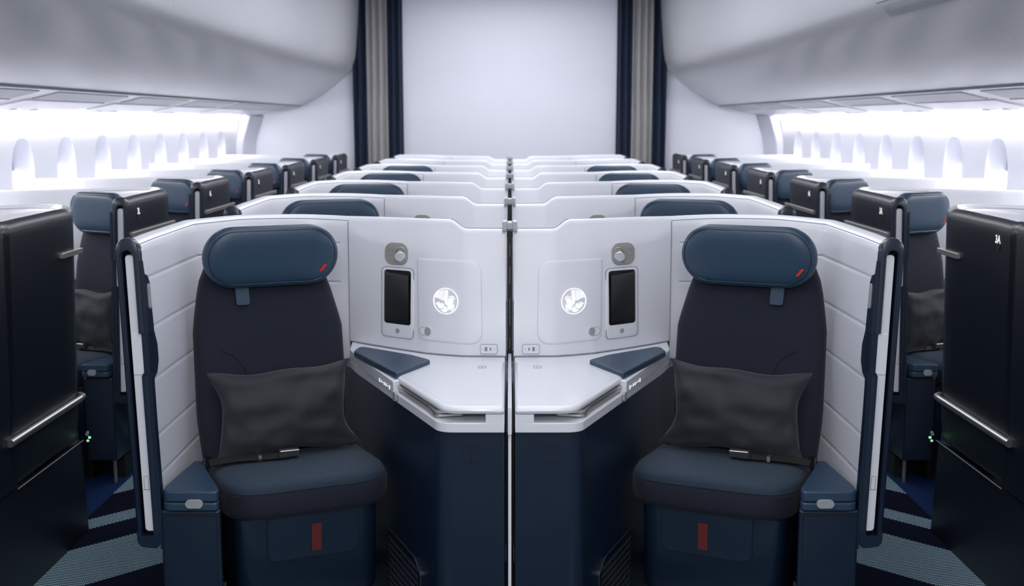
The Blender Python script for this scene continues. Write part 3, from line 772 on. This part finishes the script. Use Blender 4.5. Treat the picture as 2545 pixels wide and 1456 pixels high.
# ------------------------------------------------------------------ cabin shell
YB = 11.62
bm = NB(); box(bm, -2.9, 2.9, -1.5, YB+.1, -.05, 0); struct(obj('floor', bm, M['carpet']))
bm = NB(); box(bm, -1.5, 1.5, -1.5, YB+.1, 2.75, 2.80); struct(obj('ceiling', bm, M['ceil']))
SECT = [(-2.62, 1.488), (-2.45, 1.505), (-2.25, 1.545), (-2.06, 1.590)]
BIN = [(-2.045, 1.598), (-1.95, 1.640), (-1.84, 1.700), (-1.74, 1.770), (-1.65, 1.840), (-1.575, 1.905), (-1.53, 1.97), (-1.50, 2.08), (-1.48, 2.25), (-1.46, 2.50), (-1.45, 2.76)]
WIN_Y = [6.43-.635*2, 6.43-.635, 6.43, 7.065, 7.70, 8.335, 8.97, 9.605, 10.24, 10.875]
WX = 2.66
for m in (1, -1):
    s = side[m]
    # side wall with window openings
    bm = NB(); y_edges = [-1.5, WIN_Y[0]-.3175]+[y+.3175 for y in WIN_Y]+[YB+.1]
    z0, z1 = -.02, 1.50
    def quad(a, b): bm.faces.new([bm.verts.new((-WX, y, z)) for y, z in ((a, z0), (b, z0), (b, z1), (a, z1))])
    quad(y_edges[0], y_edges[1]); quad(y_edges[-2], y_edges[-1])
    for wy in WIN_Y:
        hw, hz, cz = .3175, 0, 1.13
        n = 40; inner = []; outer = []
        for i in range(n):
            a = 2*PI*i/n; ca, sa = math.cos(a), math.sin(a)
            inner.append((wy+.150*math.copysign(abs(ca)**.8, ca), cz+.225*math.copysign(abs(sa)**.8, sa)))
            # outer rectangle
            tx = .3175/abs(ca) if abs(ca) > 1e-6 else 9; tz = ((z1-cz) if sa > 0 else (cz-.7))/abs(sa) if abs(sa) > 1e-6 else 9
            t = min(tx, tz); outer.append((wy+ca*t, cz+sa*t))
        iv = [bm.verts.new((-WX, y, z)) for y, z in inner]; ov = [bm.verts.new((-WX, y, z)) for y, z in outer]
        for i in range(n): bm.faces.new((iv[i], iv[(i+1) % n], ov[(i+1) % n], ov[i]))
        for (yy, zz) in ((wy-.3175, .7), (wy+.3175, .7), (wy-.3175, z1), (wy+.3175, z1)):
            # corner fill triangle
            best = sorted(range(n), key=lambda i: (outer[i][0]-yy)**2+(outer[i][1]-zz)**2)[:2]
            bm.faces.new([ov[best[0]], ov[best[1]], bm.verts.new((-WX, yy, zz))])
        bm.faces.new([bm.verts.new((-WX, y, z)) for y, z in ((wy-.3175, z0), (wy+.3175, z0), (wy+.3175, .7), (wy-.3175, .7))])
        r1 = [bm.verts.new((-WX-.05, cy, z)) for cy, z in [(wy+(y-wy)*.9, cz+(z-cz)*.93) for y, z in inner]]
        r2 = [bm.verts.new((-WX-.11, cy, z)) for cy, z in [(wy+(y-wy)*.78, cz+(z-cz)*.86) for y, z in inner]]
        for a, b in ((iv, r1), (r1, r2)):
            for i in range(n): bm.faces.new((a[i], a[(i+1) % n], b[(i+1) % n], b[i]))
    struct(obj('wall_'+s, bm, M['wallp'], mirror=m, angle=30))
    for i, wy in enumerate(WIN_Y):
        root = bpy.data.objects.new(f'window_{i+1+(0 if m == 1 else len(WIN_Y))}', None); COL.objects.link(root); root.location = (-WX*m, wy, 1.10); struct(root)
        n = 28; hy, hz = .119, .196; zs = 1.175+(.00 if i % 3 else .012)
        pts = [(wy+hy*math.copysign(abs(math.cos(a))**.8, math.cos(a)), 1.13+hz*math.copysign(abs(math.sin(a))**.8, math.sin(a))) for a in [2*PI*j/n for j in range(n)]]
        bm = NB(); prism(bm, pts, -WX-.112, -WX-.118, lambda a, b, t: (t, a, b)); obj('pane', bm, M['glow'], root, m, (-WX*m, wy, 1.10))
        up = [(a, max(b, zs)) for a, b in pts]
        u2 = []
        for q in up:
            if not u2 or (abs(q[0]-u2[-1][0])+abs(q[1]-u2[-1][1])) > 1e-5: u2.append(q)
        bm = NB(); prism(bm, u2, -WX-.104, -WX-.110, lambda a, b, t: (t, a, b)); obj('window_shade', bm, M['shade'], root, m, (-WX*m, wy, 1.10))
    # underside panels between the bins and the wall
    bm = NB(); loft(bm, [[(x, y, z) for x, z in SECT+[(-2.06, 1.66), (-2.62, 1.66)]] for y in (-1.5, YB)]); struct(obj(f'trim_{1 if m == 1 else 2}', bm, M['bin'], mirror=m))
    # cove light strip above the windows
    bm = NB(); box(bm, -2.655, -2.625, 1.0, YB-.15, 1.462, 1.492)
    c = obj('cove_light', bm, M['cove'], mirror=m, origin=(-2.64*m, 6, 1.48)); tag(c, f'long white cove light strip over the {s} windows', 'light', 'cove lights over the windows')
    # bins and service panels, 1.27 m long
    ys = [YB-.02-1.23*i for i in range(9)]
    for i in range(8):
        y1, y0 = ys[i], ys[i+1]
        root = thing('overhead_bin', f'white overhead bin on the {s}, ' + ('against the end wall' if i == 0 else f'{ORD[i]} from the end wall'), 'luggage bin', (-1.8*m, (y0+y1)/2, 1.6), 'white overhead bins over the window seats')
        K = dict(parent=root, mirror=m, origin=(-1.8*m, (y0+y1)/2, 1.6))
        prof = smooth_path(BIN, 3)+[(-2.045, 2.76)]
        bm = NB(); loft(bm, [[(x, y, z) for x, z in prof] for y in (y0+.0006, y1-.0006)]); obj('bin_door', bm, M['bin'], angle=25, **K)
        bm = NB(); tube(bm, [(-2.05, y0, 1.5915), (-2.05, y1, 1.5915)], .0045, 8); obj('bin_seam', bm, M['seam'], **K)
    for i in range(8):
        y1, y0 = ys[i]-.12, ys[i+1]+.0
        def fp(a, b, h): return (a, b, interp(a, SECT)-h)
        root = thing('service_panel', f'grey service panel under the {s} bins, ' + ('nearest the end wall' if i == 0 else f'{ORD[i]} from the end wall'), 'service panel', (-2.18*m, (y0+y1)/2, 1.55), 'service panels under the bins')
        K = dict(parent=root, mirror=m, origin=(-2.18*m, (y0+y1)/2, 1.55))
        bm = NB(); patch(bm, rnd([(-2.22, y0+.05), (-2.09, y0+.05), (-2.09, y1-.05), (-2.22, y1-.05)], .01), fp, -.002, .004); obj('vent_panel', bm, M['psu'], **K)
        bm = NB(); patch(bm, rnd([(-2.40, y0+.02), (-2.235, y0+.02), (-2.235, y1-.02), (-2.40, y1-.02)], .01), fp, -.002, .006); obj('lamp_panel', bm, M['bin'], **K)
        bm = NB()
        for yy in (y0+.35, y0+.60): patch(bm, stadium(-2.46, yy, .045, .03), fp, -.002, .008)
        obj('reading_light', bm, M['whited'], **K)
    # end wall beside the curtain and its pillar
    bm = NB(); box(bm, -2.9, -1.53, YB, YB+.06, 0, 2.8); struct(obj('wall_end_'+s, bm, M['bulk'], mirror=m))
    bm = NB(); pth = [(-2.545, 1.50), (-2.585, 1.38), (-2.625, 1.22), (-2.65, .9), (-2.655, .6)]
    rings = []
    for x, z in smooth_path(pth, 5): rings.append([(x-.04, YB-.16, z), (x+.03, YB-.16, z), (x+.13, YB-.005, z), (x-.04, YB-.005, z)])
    loft(bm, rings); struct(obj(f'trim_{3 if m == 1 else 4}', bm, M['ceil'], mirror=m, bevel=.01))
    # curtain in the aisle opening
    root = thing('curtain', f'pleated curtain in navy, stone and navy bands closing the {s} aisle', 'curtain', (-1.28*m, YB-.03, 0), 'pleated aisle curtains')
    for (x0, x1, mt_, lab, nf) in ((-1.525, -1.387, 'curtnavy', 'outer_navy_band', 2), (-1.387, -1.190, 'curtgrey', 'stone_band', 3), (-1.190, -1.040, 'curtnavy', 'inner_navy_band', 2.5)):
        bm = NB(); N_ = 60; rings = []
        for i in range(N_+1):
            t = i/N_; x = x0+(x1-x0)*t; yy = YB-.05-.022*math.cos(2*PI*nf*t+.6)-.005*math.cos(4*PI*nf*t)
            rings.append([(x+.004*math.sin(z*2.1+i*.1)*(1-z/2.8), yy, z) for z in [.03+2.72*k/10 for k in range(11)]])
        loft(bm, rings, cap=False, closed=False)
        obj(lab.replace('outer_', '').replace('inner_', ''), bm, M[mt_], root, m, (-1.28*m, YB-.03, 0), angle=80)
bm = NB(); box(bm, -1.045, 1.045, YB, YB+.06, 0, 2.8); struct(obj('wall_end', bm, M['bulk']))
# reflection of the bin edge, built as a plate and line on the right-hand bins
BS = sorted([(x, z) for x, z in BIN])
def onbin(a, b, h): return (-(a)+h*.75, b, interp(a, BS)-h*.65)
root = thing('bin_reflection', 'grey plate built in place of a bin-edge reflection on the right overhead bins, at the top of the photo', 'reflection', (1.57, 4.6, 1.9))
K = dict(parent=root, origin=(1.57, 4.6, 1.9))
bm = NB(); patch(bm, rnd([(-1.60, 4.25), (-1.56, 4.25), (-1.56, 5.02), (-1.60, 5.02)], .008), lambda a, b, h: (-a-h*.7, b, interp(a, BS)-h*.7), -.001, .004); obj('reflection_plate', bm, M['psu'], **K)
bm = NB(); tube(bm, [(1.5475, 4.2, 1.9405), (1.5475, 5.06, 1.9405)], .0035, 8); obj('reflection_line', bm, M['seam'], **K)
# ceiling lights along the cabin
for i, y in enumerate((.6, 2.9, 5.2, 7.5, 9.8)):
    bm = NB(); prism(bm, stadium(0, y, .55, .75, r=.06), 2.735, 2.752); o = obj('ceiling_light', bm, mat('ceiling_light_diffuser' if i == 0 else 'ceiling_light_diffuser', (255, 255, 255), .5, emit=(240, 243, 255), es=2.2))
    tag(o, f'flat white ceiling light above the cabin, {ORD[i]} counted from behind the camera', 'light', 'ceiling lights')

# ------------------------------------------------------------------ lights
def area(name, loc, rot, sx, sy, power, col=(1, 1, 1)):
    l = bpy.data.lights.new(name, 'AREA'); l.shape = 'RECTANGLE'; l.size = sx; l.size_y = sy; l.energy = power; l.color = col
    o = bpy.data.objects.new(name, l); COL.objects.link(o); o.location = loc; o.rotation_euler = rot
    return o
area('cabin_lamp', (0, 1.6, 2.66), (0, 0, 0), 1.0, .8, 15, (1, .99, .98))
l_ = Vector((0, 3.6, .9))-Vector((0, -.8, 2.1))
area('added_front_light', (0, -.8, 2.1), l_.to_track_quat('-Z', 'Y').to_euler(), .55, .4, 33, (1, .99, .98))  # unseen light added behind the camera, throws headrest shadows outward
for y, p in ((4.6, 16), (7.2, 24), (10.0, 32)): area('cabin_lamp', (0, y, 2.70), (0, 0, 0), 1.6, 2.0, p, (.97, .98, 1))
w = bpy.data.worlds.new('world'); bpy.context.scene.world = w; w.use_nodes = True
w.node_tree.nodes['Background'].inputs[0].default_value = (.90, .93, 1, 1); w.node_tree.nodes['Background'].inputs[1].default_value = .38

# ------------------------------------------------------------------ camera
cam = bpy.data.cameras.new('camera'); co = bpy.data.objects.new('camera', cam); COL.objects.link(co)
cam.sensor_width = 36; cam.lens = 36*2907/2545; cam.shift_x = 5.5/2545
co.location = (0, 0, 1.45); co.rotation_euler = (PI/2-math.atan(428/2907), 0, 0)
cam.dof.use_dof = True; cam.dof.focus_distance = 3.3; cam.dof.aperture_fstop = 4.5
sc = bpy.context.scene; sc.camera = co
sc.view_settings.view_transform = 'Standard'; sc.view_settings.look = 'None'; sc.view_settings.gamma = 1; sc.view_settings.exposure = 0
sc.cycles.max_bounces = 7; sc.cycles.diffuse_bounces = 5; sc.cycles.glossy_bounces = 3
sc.cycles.use_adaptive_sampling = True; sc.cycles.adaptive_threshold = .06
sc.cycles.use_denoising = True
